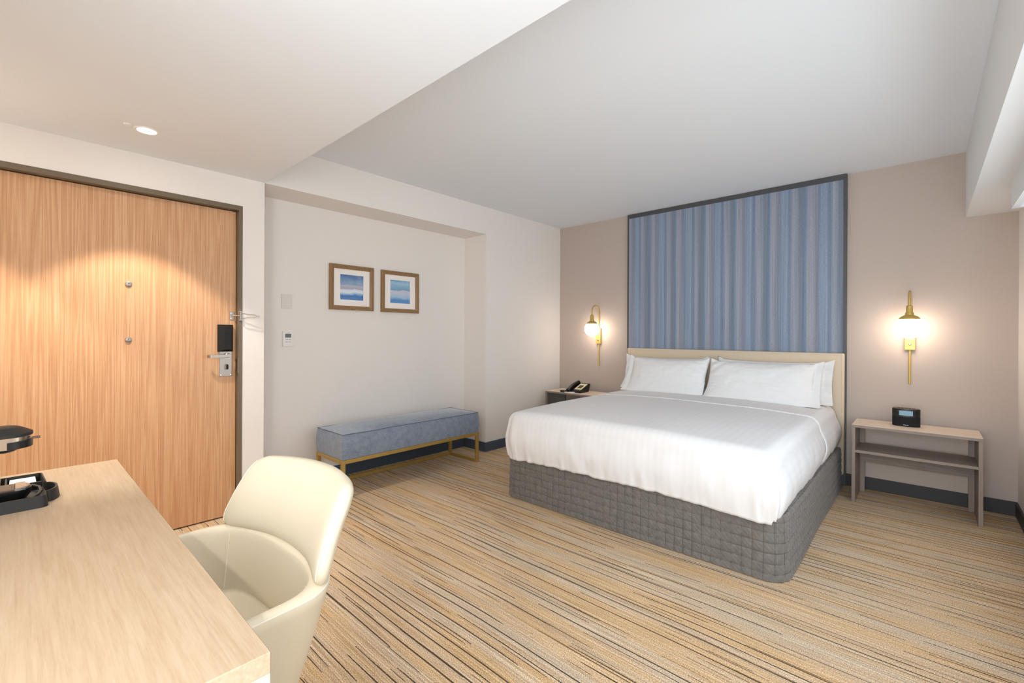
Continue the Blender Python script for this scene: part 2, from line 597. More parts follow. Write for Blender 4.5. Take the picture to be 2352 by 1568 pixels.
# curtain pelmet under the beam
pl = thing('blind_pelmet', 'white box pelmet under the beam at the upper right corner', 'pelmet', (.40, 3.2, ZB))
MB().box((.347, .3, 1.926), (.377, 3.713, ZB)).build('fascia', M['beam'], pl, angle=0)
MB().box((.377, 3.69, 1.926), (XR, 3.713, ZB)).build('end_board', M['beam'], pl, angle=0)
MB().tube([(.425, .35, 2.01), (.425, 3.66, 2.01)], .03, 16).build('blind_roll', M['black_matt'], pl)

# skirting boards (cove profile, 97 mm high)
BT, BH = .012, .097


def skirt(name, segs, label, mat='skirting'):
    b = MB()
    for lo, hi in segs:
        b.box((*lo, 0), (*hi, BH), .003, 1)
    return struct(b.build(name, M[mat]), label)


skirt('baseboard_left', [((XN, YE), (XN + BT, YN1)), ((XN, YN1 - BT), (XL + BT, YN1)), ((XL, YN1), (XL + BT, YB)),
                         ((XN, YE), (XL, YE + BT))], 'slate baseboard around the niche')
skirt('baseboard_back', [((XL, YB - BT), (XR, YB))], 'slate baseboard behind the bed, darkened as in shade', 'skirting_shaded')
skirt('baseboard_right', [((XR - BT, YNEAR), (XR, YB))], 'slate baseboard along the window wall, darkened as in shade', 'skirting_shaded')

# ------------------------------------------------------------------ entry door
XD = -3.425
door = tag(MB().box((-3.47, -.125, .008), (XD, 1.0, 2.033), .002, 1).build('door_1', M['door'], origin=(XD, .44, 0)),
           'oak veneer entry door with steel lock', None, None, 'structure')
df = MB()
for y0, y1, z0, z1 in ((.998 + .004, DY1, 0, DZ), (DY0, -.129, 0, DZ), (-.129, .998 + .004, 2.037, DZ)):
    df.box((-3.485, y0, z0), (XL + .004, y1, z1))
df.build('door_frame', M['frame'], door, angle=0)
MB().box((-3.52, DY0, 0), (-3.486, DY1, DZ)).build('door_light_stop', M['gap'], door, angle=0)  # unseen dark sheet added to stop light leaking past the door
for z in (1.502, 1.178):
    vw = MB().lathe((XD, .444, z), [(0, .009), (.009, .009), (.0145, .007), (.0155, .004), (.0155, 0)], 'x', 24).build('door_viewer', M['steel'], door)
    MB().lathe((XD, .444, z + .004), [(0, .0105), (.0025, .0105), (.0025, .008)], 'x', 12).build('lens', M['gap'], vw)
# lock
lp = MB().box((XD, .902, .934), (XD + .006, .976, 1.105), .002, 1).build('lock_plate', M['steel'], door)
cs = MB()
prof = [(.892, 1.098), (.977, 1.098), (.977, 1.275), (.892, 1.275)]
inner = [(.925, 1.112), (.965, 1.112), (.965, 1.262), (.925, 1.262)]
v0 = [(XD, a, b) for a, b in prof]
v1 = [(XD + .018, a, b) for a, b in prof]
v2 = [(XD + .034, a, b) for a, b in inner]
P3 = [v0, v1, v2]
vs = cs.grid(P3, closed_v=True)
cs.bm.faces.new(vs[2])
cs.build('lock_case', M['lockblack'], door, angle=20)
MB().lathe((XD, .944, 1.072), [(.016, .004), (.016, .03), (.011, .034), (.011, .052)], 'x', 24).build('handle_rose', M['steel'], lp)
lv = MB()
pts = []
for k in range(15):
    u = k / 14
    pts.append((XD + .055 - (.0 if u < .8 else (u - .8) ** 2 * .35), .952 - u * .125, 1.070))
P = []
for (px, py, pz) in pts:
    P.append([(px - .005, py, pz - .009), (px + .005, py, pz - .009), (px + .005, py, pz + .009), (px - .005, py, pz + .009)])
vs = lv.grid(P, closed_v=True)
lv.bm.faces.new(vs[0])
lv.bm.faces.new(vs[-1])
lv.build('lever_handle', M['steel'], lp, angle=50)
ov = []
for k in range(24):
    a = 2 * PI * k / 24
    ov.append((.944 + .0085 * math.cos(a), .997 + (.011 if math.sin(a) > 0 else -.011) + .0085 * math.sin(a)))
MB().prism(ov, XD + .006, XD + .022, 'x', .001).build('thumb_turn', M['steel'], lp)
MB().prism([(.944 + (a - .944) * .8, .997 + (b - .997) * .9) for a, b in ov], XD + .022, XD + .0228, 'x').build('thumb_turn_face', M['gap'], lp)
for yy in (.91, .968):
    MB().lathe((XD, yy, .943), [(.0035, .006), (.0035, .0078), (0, .0082)], 'x', 12).build('screw', M['chrome'], lp)
MB().box((XL - .03, .9995, .955), (XL + .001, 1.0035, 1.055), .001, 1).build('strike_plate', M['steel'], door)
MB().box((XD - .004, .9985, .965), (XD + .02, 1.0015, 1.045)).build('latch_slot', M['gap'], door, angle=0)
# swing-bar door guard
g1 = MB().box((XD, .962, 1.308), (XD + .004, .99, 1.362), .0015, 1).build('guard_plate', M['steel'], door)
for zz in (1.317, 1.353):
    MB().lathe((XD, .969, zz), [(.003, .004), (.003, .0055), (0, .006)], 'x', 10).build('screw', M['chrome'], g1)
MB().tube([(XD + .004, .972, 1.336), (XD + .028, .973, 1.336), (XD + .05, .985, 1.336), (XD + .06, 1.005, 1.336)], .004, 10).build('catch_arm', M['chrome'], g1)
g2 = MB().box((XL + .004, .9995, 1.302), (XL + .010, 1.021, 1.368), .0015, 1).build('guard_bracket', M['steel'], door)
MB().tube([(XL + .016, 1.008, 1.308), (XL + .016, 1.008, 1.362)], .0055, 12).build('hinge_pin', M['steel'], g2)
bar = []
for (yy, zz) in ((1.006, 1.349), (1.03, 1.349), (1.042, 1.3445), (1.088, 1.3425), (1.095, 1.337), (1.095, 1.330), (1.088, 1.3245), (1.042, 1.3225), (1.03, 1.318), (1.006, 1.318)):
    bar.append((XL + .028 + (yy - 1.006) * .15, yy, zz))
MB().tube(bar, .0028, 8).build('swing_bar', M['chrome'], g2)
MB().tube([(XL + .0415, 1.095, 1.3335), (XL + .0425, 1.104, 1.3335)], .0028, 8).build('bar_neck', M['chrome'], g2)
kb = MB()
kb.lathe((XL + .043, 1.109, 1.3335), [(.0062 * math.sin(PI * k / 8), -.0062 * math.cos(PI * k / 8)) for k in range(9)], 'y', 14, caps=False)
kb.build('bar_knob', M['chrome'], g2)

# ------------------------------------------------------------------ downlights
WARM = (1.0, .91, .78)


def downlight(x, y, power, label, cone=86, color=WARM, blend=.25):
    d = thing('ceiling_downlight', label, 'downlight', (x, y, ZL), 'recessed downlights in the low ceiling')
    MB().lathe((x, y, ZL), [(.040, .0), (.040, -.004), (.050, -.005), (.053, -.002), (.053, 0)], 'z', 36, caps=False).build('trim_ring', M['white_plastic'], d)
    MB().lathe((x, y, ZL), [(0, -.003), (.040, -.003)], 'z', 36, caps=False).build('lens', M['lens'], d)
    l = bpy.data.lights.new('downlight_beam', 'SPOT')
    l.energy, l.color, l.spot_size, l.spot_blend, l.shadow_soft_size = power, color, rad(cone), blend, .03
    o = bpy.data.objects.new('downlight_beam', l)
    o.location = (0, 0, -.012)
    o.parent = d
    COL.objects.link(o)
    return d


downlight(-2.955, .452, 64, 'round lit downlight in the low ceiling in front of the oak door', 84)
downlight(-2.955, -.36, 64, 'round downlight further left over the entry outside the frame', 84)
downlight(-1.45, -.02, 2, 'round downlight above the desk outside the frame', 110, (1.0, .84, .64))
downlight(-.45, .02, 5, 'added round downlight near the window, outside the frame', 120, (1.0, .86, .68))  # added unseen downlight for the near end of the desk
dl = thing('added_wall_light', 'slim wall light added above the desk, outside the frame', 'wall lamp', (-.95, YNEAR, 1.66))  # added unseen lamp, throws the desk's shadow onto the chair
MB().box((-1.20, YNEAR, 1.63), (-.70, YNEAR + .03, 1.69), .004, 2).build('housing', M['brass'], dl)
MB().box((-1.19, YNEAR + .03, 1.64), (-.71, YNEAR + .05, 1.68), .004, 2).build('diffuser', mat_emit('lit_linear_diffuser', (1.0, .88, .70, 1), 3.0), dl)
area_light('added_wall_light_beam', (-.95, YNEAR + .06, 1.66), (0, .9, -1), .48, .05, 6.5, (1.0, .91, .80))
tag(MB().lathe((-2.938, .375, ZL), [(0, -.006), (.012, -.006), (.016, -.004), (.018, 0)], 'z', 20, caps=False).build('ceiling_sensor', M['white_plastic'], origin=(-2.938, .375, ZL)),
    'tiny white round sensor beside the lit downlight', 'sensor')

# ------------------------------------------------------------------ wall plates and pictures in the niche
sw = thing('wall_plate', 'blank square wall plate above the thermostat in the niche', 'plate', (XN, 1.437, 1.47))
MB().box((XN, 1.396, 1.416), (XN + .008, 1.477, 1.526), .002, 1).build('cover', M['plate'], sw)
MB().lathe((XN + .008, 1.467, 1.428), [(.0028, 0), (.0028, .001), (0, .0016)], 'x', 10).build('indicator', M['white_plastic'], sw)
th = thing('thermostat', 'white thermostat with grey display and small keys', 'thermostat', (XN, 1.445, 1.177))
rc = []
for (cy, cz, a0) in ((1.476, 1.229, 0), (1.414, 1.229, 90), (1.414, 1.125, 180), (1.476, 1.125, 270)):
    for k in range(5):
        a = rad(a0 + k * 22.5)
        rc.append((cy + .008 * math.cos(a), cz + .008 * math.sin(a)))
MB().prism(rc, XN, XN + .016, 'x', .002).build('case', M['white_plastic'], th)
MB().box((XN + .016, 1.4225, 1.186), (XN + .0166, 1.4675, 1.216)).build('display', M['screen'], th, angle=0)
for (yy, zz) in ((1.435, 1.172), (1.457, 1.172), (1.435, 1.152), (1.457, 1.152)):
    MB().box((XN + .016, yy - .008, zz - .002), (XN + .0172, yy + .008, zz + .002)).build('key', M['key'], th, angle=0)
MB().box((XN + .016, 1.437, 1.2225), (XN + .0164, 1.453, 1.2245)).build('print_mark', M['red_print'], th, angle=0)


def picture(y0, y1, z0, z1, art, label):
    p = thing('framed_print', label, 'picture', (XN, (y0 + y1) / 2, (z0 + z1) / 2), 'pair of watercolour prints in the niche')
    b = MB()
    w, xf, xi = .036, XN + .032, XN + .020
    # four mitred lengths, stepped profile
    corners = [(y0, z0), (y1, z0), (y1, z1), (y0, z1)]
    sgn = [(1, 1), (-1, 1), (-1, -1), (1, -1)]
    rings = []
    for d, x in ((0, XN), (0, xf - .004), (.004, xf), (.012, xf), (.014, xf - .004), (w, xi), (w, XN + .008)):
        rings.append([(x, corners[k][0] + sgn[k][0] * d, corners[k][1] + sgn[k][1] * d) for k in range(4)])
    b.grid(rings, closed_v=True)
    b.build('frame', M['picture_frame'], p, angle=20)
    mi = .072
    mb = MB()
    c2 = [(y0 + w - .002, z0 + w - .002), (y1 - w + .002, z0 + w - .002), (y1 - w + .002, z1 - w + .002), (y0 + w - .002, z1 - w + .002)]
    a0, a1, b0, b1 = y0 + .095, y1 - .095, z0 + .088, z1 - .082
    c3 = [(a0, b0), (a1, b0), (a1, b1), (a0, b1)]
    mb.grid([[(XN + .014, a, c) for a, c in c2], [(XN + .014, a, c) for a, c in c3], [(XN + .011, a, c) for a, c in c3]], closed_v=True)
    mb.build('mat_board', M['mat_board'], p, angle=20)
    MB().box((XN + .009, a0 - .004, b0 - .004), (XN + .0115, a1 + .004, b1 + .004)).build('watercolour', art, p, angle=0)


picture(1.778, 2.184, 1.424, 1.811, M['sea1'], 'left framed watercolour of deep blue sea and pale surf')
picture(2.268, 2.678, 1.421, 1.808, M['sea2'], 'right framed watercolour of pale blue sea and white cloud')

# ------------------------------------------------------------------ bench
bx0, bx1, by0, by1 = -3.575, -3.152, 1.615, 2.992
bn = thing('upholstered_bench', 'slate blue velvet bench on a gold steel frame against the niche', 'bench', ((bx0 + bx1) / 2, (by0 + by1) / 2, 0))
cu = MB()
NX, NY = 14, 40
zt, zb0 = .472, .287


def cush_pt(u, v, lay):
    x = bx0 + .008 + u * (bx1 - bx0 - .016)
    y = by0 + .008 + v * (by1 - by0 - .016)
    dome = (1 - abs(2 * u - 1) ** 3) * (1 - abs(2 * v - 1) ** 6)
    return Vector((x, y, zt + .026 * dome + .003 * noise.noise(Vector((x * 6, y * 4, 1)))))


us = [0] + [(.5 - .5 * math.cos(PI * k / NX)) * .98 + .01 for k in range(NX + 1)] + [1]
P = [[cush_pt(u, v / NY, 0) for v in range(NY + 1)] for u in us]
cu.grid(P)
# side walls: perimeter of the top down to the frame, slightly bulged
per = []
n, k2 = len(us), NY + 1
for i in range(n):
    per.append((us[i], 0.0))
for j in range(1, k2):
    per.append((1.0, j / NY))
for i in range(n - 2, -1, -1):
    per.append((us[i], 1.0))
for j in range(k2 - 2, 0, -1):
    per.append((0.0, j / NY))
ctr = Vector(((bx0 + bx1) / 2, (by0 + by1) / 2, 0))
rings = []
for s in range(8):
    f = s / 7
    ring = []
    for (u, v) in per:
        p = cush_pt(u, v, 0)
        bul = .007 * math.sin(PI * f) + .003 * f
        q = Vector((p.x, p.y, p.z + (zb0 - p.z) * f))
        if u in (0.0, 1.0):
            q.x += bul if u == 1.0 else -bul
        if v in (0.0, 1.0):
            q.y += bul if v == 1.0 else -bul
        ring.append(q)
    rings.append(ring)
cu.grid(rings, closed_v=True)
cushion = cu.build('seat_cushion', M['velvet'], bn, angle=50)
pip = [cush_pt(u, v, 0) + Vector((.001 if u == 1 else (-.001 if u == 0 else 0), .001 if v == 1 else (-.001 if v == 0 else 0), .0005)) for u, v in per]
M['piping'] = plain('dark_slate_piping', '#4a5463', .8)
MB().tube(pip, .0022, 6, closed=True).build('piping', M['piping'], cushion)
T = .028
for (x, y) in ((bx0, by0), (bx1 - T, by0), (bx0, by1 - T), (bx1 - T, by1 - T)):
    MB().box((x, y, 0), (x + T, y + T, zb0 - .002), .002, 1).build('leg', M['gold'], bn)
for (lo, hi) in (((bx0 + T, by0, zb0 - T - .002), (bx1 - T, by0 + T, zb0 - .002)), ((bx0 + T, by1 - T, zb0 - T - .002), (bx1 - T, by1, zb0 - .002)),
                 ((bx0, by0 + T, zb0 - T - .002), (bx0 + T, by1 - T, zb0 - .002)), ((bx1 - T, by0 + T, zb0 - T - .002), (bx1, by1 - T, zb0 - .002))):
    MB().box(lo, hi, .002, 1).build('top_rail', M['gold'], bn)
for (lo, hi) in (((bx0 + T, by0, 0.001), (bx1 - T, by0 + T, T)), ((bx0 + T, by1 - T, 0.001), (bx1 - T, by1, T)), ((bx0, by0 + T, 0.001), (bx0 + T, by1 - T, T))):
    MB().box(lo, hi, .002, 1).build('bottom_rail', M['gold'], bn)

# ------------------------------------------------------------------ striped wall panel and headboard
px0, px1, py0 = -2.432, -.477, 4.545
wp = thing('fabric_wall_panel', 'tall blue and grey vertically striped fabric panel behind the bed', 'wall panel', ((px0 + px1) / 2, py0, 0))
MB().box((px0 + .016, py0 + .005, .01), (px1 - .022, YB - .001, ZC - .045)).build('fabric', M['stripe'], wp, angle=0)
fb = MB()
for lo, hi in (((px0, py0, 0), (px0 + .016, YB - .001, ZC - .045)), ((px1 - .022, py0, 0), (px1, YB - .001, ZC - .045)), ((px0, py0, ZC - .045), (px1, YB - .001, ZC - .004))):
    fb.box(lo, hi)
fb.build('frame', M['panel_frame'], wp, angle=0)

hb = thing('headboard', 'beige padded headboard across the foot of the striped panel', 'headboard', (-1.443, 4.52, .1))
MB().box((-2.402, 4.488, .10), (-.485, 4.5435, 1.077), .012, 4).build('upholstery', M['headboard'], hb)
sm = []
for (a, b) in ((-2.388, .12), (-2.388, 1.063), (-.499, 1.063), (-.499, .12)):
    sm.append((a, 4.4875, b))
MB().tube([sm[0], sm[1]], .0012, 6).build('seam', M['headboard'], hb)
MB().tube([sm[1], sm[2]], .0012, 6).build('seam', M['headboard'], hb)
MB().tube([sm[2], sm[3]], .0012, 6).build('seam', M['headboard'], hb)

# ------------------------------------------------------------------ bed: quilted base, mattress
BX0, BX1, BY0, BY1, BZ = -2.36, -.508, 2.520, 4.486, .325
bed = thing('bed', 'king size bed with a grey quilted valance', 'bed', ((BX0 + BX1) / 2, 3.5, 0))
r_ = .10


def base_path():
    pts = []
    step = .0055

    def line(a, b):
        n = max(1, int((Vector(b) - Vector(a)).length / step))
        for k in range(n):
            pts.append(Vector(a).lerp(Vector(b), k / n))

    def arc(c, a0, a1):
        n = max(4, int(abs(rad(a1 - a0)) * r_ / step))
        for k in range(n):
            a = rad(a0 + (a1 - a0) * k / n)
            pts.append(Vector((c[0] + r_ * math.cos(a), c[1] + r_ * math.sin(a))))
    line((BX0, BY1), (BX0, BY0 + r_))
    arc((BX0 + r_, BY0 + r_), 180, 270)
    line((BX0 + r_, BY0), (BX1 - r_, BY0))
    arc((BX1 - r_, BY0 + r_), 270, 360)
    line((BX1, BY0 + r_), (BX1, BY1))
    pts.append(Vector((BX1, BY1)))
    return pts


path = base_path()
sl = [0.0]
for a, b in zip(path, path[1:]):
    sl.append(sl[-1] + (b - a).length)
q = .0505
ROWS = 62
val = MB()
P = []
for i, p in enumerate(path):
    a, b = path[max(0, i - 1)], path[min(len(path) - 1, i + 1)]
    t_ = (b - a).normalized()
    nrm = Vector((t_.y, -t_.x))
    if nrm.dot(p - Vector(((BX0 + BX1) / 2, 3.5))) < 0:
        nrm = -nrm
    col_ = []
    for k in range(ROWS + 1):
        z = .004 + k / ROWS * (BZ - .004)
        s_w = sl[i] + .006 * noise.noise(Vector((sl[i] * 3, z * 5, 2)))
        z_w = z + .006 * noise.noise(Vector((sl[i] * 4, z * 4, 7)))
        gu = abs(math.sin(PI * s_w / q)) ** .30
        gv = abs(math.sin(PI * (z_w + .012) / q)) ** .30
        cell = (math.floor(s_w / q), math.floor((z_w + .012) / q))
        lu = (s_w / q) % 1
        lv_ = ((z_w + .012) / q) % 1
        crease = .0022 * math.sin((lu + lv_) * 13 + cell[0] * 1.9 + cell[1] * 2.7) * gu * gv
        d = .0085 * gu * gv + crease
        d += .007 * noise.noise(Vector((sl[i] * 1.6, z * 2.5, 4)))
        d += .010 * (1 - z / BZ) ** 2 * .6
        top = max(0, (z - BZ + .03) / .03)
        d -= .014 * top * top
        col_.append((p.x + nrm.x * d, p.y + nrm.y * d, z))
    P.append(col_)
val.grid(P)
val.build('valance', M['quilt'], bed, angle=180)
# the quilting thread, a fine ribbon lying in every groove
st = MB()


def val_pt(i, z, d):
    a, b = path[max(0, i - 1)], path[min(len(path) - 1, i + 1)]
    t_ = (b - a).normalized()
    nrm = Vector((t_.y, -t_.x))
    if nrm.dot(path[i] - Vector(((BX0 + BX1) / 2, 3.5))) < 0:
        nrm = -nrm
    d += .007 * noise.noise(Vector((sl[i] * 1.6, z * 2.5, 4))) + .006 * (1 - z / BZ) ** 2 - .014 * max(0, (z - BZ + .03) / .03) ** 2
    return Vector((path[i].x + nrm.x * d, path[i].y + nrm.y * d, z))


def s_warp(i, z):
    return sl[i] + .006 * noise.noise(Vector((sl[i] * 3, z * 5, 2)))


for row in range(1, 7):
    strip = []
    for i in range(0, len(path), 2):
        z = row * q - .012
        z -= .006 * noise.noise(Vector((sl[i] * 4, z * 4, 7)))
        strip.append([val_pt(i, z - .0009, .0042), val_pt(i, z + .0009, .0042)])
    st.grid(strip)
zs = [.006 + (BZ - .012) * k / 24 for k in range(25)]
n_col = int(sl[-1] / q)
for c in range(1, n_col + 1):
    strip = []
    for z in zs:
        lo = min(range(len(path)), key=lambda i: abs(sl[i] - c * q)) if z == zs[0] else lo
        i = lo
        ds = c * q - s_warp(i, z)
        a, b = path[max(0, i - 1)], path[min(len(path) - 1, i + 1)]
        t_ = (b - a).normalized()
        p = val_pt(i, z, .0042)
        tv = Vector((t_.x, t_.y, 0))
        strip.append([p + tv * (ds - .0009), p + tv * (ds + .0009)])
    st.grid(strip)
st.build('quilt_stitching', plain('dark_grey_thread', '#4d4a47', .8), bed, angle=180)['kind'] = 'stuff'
# flat top of the valance, slightly puckered
tp = MB()
P = []
nx, ny = 60, 60
for i in range(nx + 1):
    rowp = []
    for j in range(ny + 1):
        x = BX0 + .008 + (BX1 - BX0 - .016) * i / nx
        y = BY0 + .008 + (BY1 - BY0 - .016) * j / ny
        # pull the corners in
        for cx, sx in ((BX0 + r_, -1), (BX1 - r_, 1)):
            if (x - cx) * sx > 0 and y < BY0 + r_:
                dv = Vector((x - cx, y - (BY0 + r_)))
                l = dv.length
                if l > r_ - .008:
                    dv *= (r_ - .008) / l
                    x, y = cx + dv.x, BY0 + r_ + dv.y
        rowp.append((x, y, BZ - .003 + .006 * noise.noise(Vector((x * 14, y * 9, 3)))))
    P.append(rowp)
tp.grid(P)
tp.build('valance_top', M['valance_top'], bed, angle=180)
MB().box((BX0 + .09, BY0 + .09, .33), (BX1 - .09, BY1 - .01, .60), .06, 4).build('mattress', M['white_sheet'], bed)

# ------------------------------------------------------------------ duvet cloth
CX = -1.428
HW, RE = .895, .085
YF = 2.482


def ztop(x, y):
    u = min(1.0, abs(x - CX) / HW)
    foot = min(1.0, max(0.0, (YF + .75 - y) / .75))
    return .682 - .030 * u ** 3 - .020 * foot ** 2.5 + .0035 * noise.noise(Vector((x * 3, y * 2.2, 0))) + .0015 * noise.noise(Vector((x * 9, y * 6, 5)))


def cloth(a, b, off=0.0, seed=0.0, drop_mod=None):
    W_ = HW - RE
    cx = max(-W_, min(W_, a))
    y0 = YF + RE
    A = abs(a) - W_
    B = y0 - b
    sx = 1 if a > 0 else -1
    bx, by = CX + cx, max(b, y0)
    zt_ = ztop(bx, by)
    if A <= 0 and B <= 0:
        return Vector((bx, by, zt_ + off))
    t = max(A, B, 0)
    if A > 0 and B > 0:
        ph = math.atan2(B, A)
        ph = ph
    elif A > 0:
        ph = 0.0
    else:
        ph = PI / 2
    nx, ny = math.cos(ph) * sx, -math.sin(ph)
    R_ = RE + off
    L = RE * PI / 2
    if t < L:
        th_ = t / RE
        out, dn = R_ * math.sin(th_), -off + R_ * (1 - math.cos(th_))
        dn = RE * (1 - math.cos(th_)) - off * math.cos(th_)
    else:
        out, dn = R_, RE + (t - L)
    h = max(0.0, (t - L))
    side = 1.0 - abs(math.sin(ph))
    # belly and tuck of the hanging part
    out += (.018 + .016 * side) * math.sin(min(1, h / .26) * PI) - .05 * max(0, h - .12) ** 1.3 * 1.2
    sx_ = bx * 1.0 + by * 1.0 + ph * .12
    out += (.007 * noise.noise(Vector((sx_ * 11, h * 4, 3 + seed))) + .009 * noise.noise(Vector((sx_ * 30, h * 7, 9 + seed))) * max(0, (h - .08) / .15)) * min(1, h / .05)
    # folded corner at the foot
    if A > 0 and B > 0:
        d = math.degrees(ph)
        out += (.016 * math.exp(-((d - 40) / 8) ** 2) - .012 * math.exp(-((d - 28) / 5) ** 2)) * min(1, t / .06)
    p = Vector((bx + nx * out, by + ny * out, zt_ - dn))
    return p


def drop_front(a):
    return .355 + .010 * noise.noise(Vector((a * 5, 0, 1))) + .006 * noise.noise(Vector((a * 19, 0, 4)))


def drop_side(b):
    return .335 + .012 * noise.noise(Vector((b * 4, 2, 1))) + .004 * noise.noise(Vector((b * 17, 2, 4))) - .05 * max(0, (b - 4.0)) / .4


def sheet(name, b0, b1, off, parent, front, side_drop=None, na=150, thick=.012, seed=0.0):
    mb = MB()
    uvl = {}
    L = RE * PI / 2
    W_ = HW - RE
    # parameter lists: dense near the edges
    NA, NH = 110, 30
    tops = [-W_ + 2 * W_ * k / NA for k in range(NA + 1)]
    P, U = [], []
    bs = []
    if front:
        df_ = [1 - k / NH for k in range(NH)]
        bs += [('f', f) for f in df_]
    nb = max(6, int((b1 - max(b0, YF + RE)) / .022))
    for k in range(nb + 1):
        bs.append(('t', max(b0, YF + RE) + (b1 - max(b0, YF + RE)) * k / nb))
    as_ = [('l', 1 - k / NH) for k in range(NH)] + [('t', a) for a in tops] + [('r', (k + 1) / NH) for k in range(NH)]
    for ka, va in as_:
        row = []
        urow = []
        for kb_, vb in bs:
            ds = side_drop(vb if kb_ == 't' else YF) if side_drop else drop_side(vb if kb_ == 't' else YF)
            a = va if ka == 't' else ((-1 if ka == 'l' else 1) * (W_ + va * (L + ds - RE)))
            dfr = drop_front(a if ka == 't' else (W_ if ka == 'r' else -W_))
            b = vb if kb_ == 't' else YF + RE - vb * (L + dfr - RE)
            p = cloth(a, b, off, seed)
            row.append(p)
            urow.append((a, b))
        P.append(row)
        U.append(urow)
    vs = mb.grid(P)
    for i in range(len(P)):
        for j in range(len(P[0])):
            uvl[vs[i][j]] = U[i][j]
    org = ORG[parent.name]
    LYR = mb.bm.loops.layers.uv.new('UVMap')
    for f in mb.bm.faces:
        for lp_ in f.loops:
            lp_[LYR].uv = uvl[lp_.vert]
    bmesh.ops.recalc_face_normals(mb.bm, faces=mb.bm.faces)
    for v in mb.bm.verts:
        v.co -= org
    me = bpy.data.meshes.new(name)
    mb.bm.to_mesh(me)
    mb.bm.free()
    for p in me.polygons:
        p.use_smooth = True
    me.materials.append(M['sateen'])
    o = bpy.data.objects.new(name, me)
    COL.objects.link(o)
    o.parent = parent
    md = o.modifiers.new('thickness', 'SOLIDIFY')
    md.thickness = thick
    md.offset = -1
    ORG[o.name] = org
    return o


dv = thing('duvet', 'white satin-striped duvet covering the bed', 'duvet', (CX, 3.4, .66))
sheet('cover', YF, 4.44, .0, dv, True)
sheet('turned_back_edge', 3.70, 4.42, .005, dv, False, lambda b: .31 + .008 * noise.noise(Vector((b * 9, 0, 3))), thick=.005, seed=5)


# ------------------------------------------------------------------ pillows
def pillow(cx, yb, zb, w, h, thick, lean, label, flange, seed, dome=1.0, yaw=0.0):
    mb = MB()
    NU, NV = 64, 40
    o_ = thing('pillow', label, 'pillow', (cx, yb, zb), 'white pillows against the headboard')
    faces = []
    rot = Matrix.Rotation(rad(yaw), 3, 'Z')

    def pt(u, v, side):
        eu, ev = abs(u), abs(v)
        # outline: corners pulled out into ears, long edges bow in
        x = u * w / 2 * (1 - .035 * (1 - v * v))
        hgt = h / 2 * (1 - .10 * (1 - u ** 2) ** .8) if v > 0 else h / 2
        y = v * hgt
        y += .020 * math.exp(-((1 - eu) / .10) ** 2 - ((1 - v) / .35) ** 2)
        fl = max(0.0, (u * flange - .80) / .20) if flange else 0.0
        prof = (max(0, 1 - eu ** 3.2) * max(0, 1 - ev ** 2.6)) ** .62
        if flange:
            prof = (max(0, 1 - min(1, (eu / (.86 if u * flange > 0 else 1))) ** 3.0) * max(0, 1 - ev ** 2.6)) ** .62
        t = thick / 2 * prof
        wr = .006 * noise.noise(Vector((u * 5 + seed, v * 3, seed))) + .0035 * noise.noise(Vector((u * 14 + seed, v * 9, seed + 3)))
        edge = math.exp(-((1 - eu) / .22) ** 2)
        wr += .008 * edge * noise.noise(Vector((u * 3 + seed, v * 11, seed + 8)))
        ce = math.exp(-((1 - eu) / .28) ** 2 - ((1 - v) / .4) ** 2)
        wr += .010 * ce * math.sin((u * 22 * (1 if u > 0 else -1) + v * 14) + seed)
        t = t * side + wr * min(1, prof * 3 + .35)
        t += fl * .005 * math.sin(v * 7 + seed)
        # frame: u -> X, v -> up along lean, t -> towards the foot of the bed
        la = rad(lean)
        p = Vector((x, math.sin(la) * (y + h / 2) - math.cos(la) * t, math.cos(la) * (y + h / 2) + math.sin(la) * t))
        # sag at the base
        p.y -= .05 * max(0, -v) ** 3 * (side > 0)
        p = rot @ p
        return Vector((cx, yb, zb)) + p
    for side in (1, -1):
        mb.grid([[pt(-1 + 2 * i / NU, -1 + 2 * j / NV, side) for j in range(NV + 1)] for i in range(NU + 1)])
    bmesh.ops.remove_doubles(mb.bm, verts=mb.bm.verts, dist=.0008)
    mb.build('pillowcase', M['white_sheet'], o_, angle=180)
    return o_


pillow(-1.94, 4.335, .675, .86, .335, .10, 14, 'white pillow half hidden behind the left front pillow', -1, 1.0)
pillow(-.985, 4.335, .672, .90, .345, .10, 14, 'white pillow half hidden behind the right front pillow', 1, 2.0)
pillow(-1.86, 4.135, .672, .80, .365, .17, 27, 'white front pillow on the left half of the bed', -1, 3.0)
pillow(-1.025, 4.135, .672, .87, .365, .17, 27, 'white front pillow on the right half of the bed', 1, 4.3)


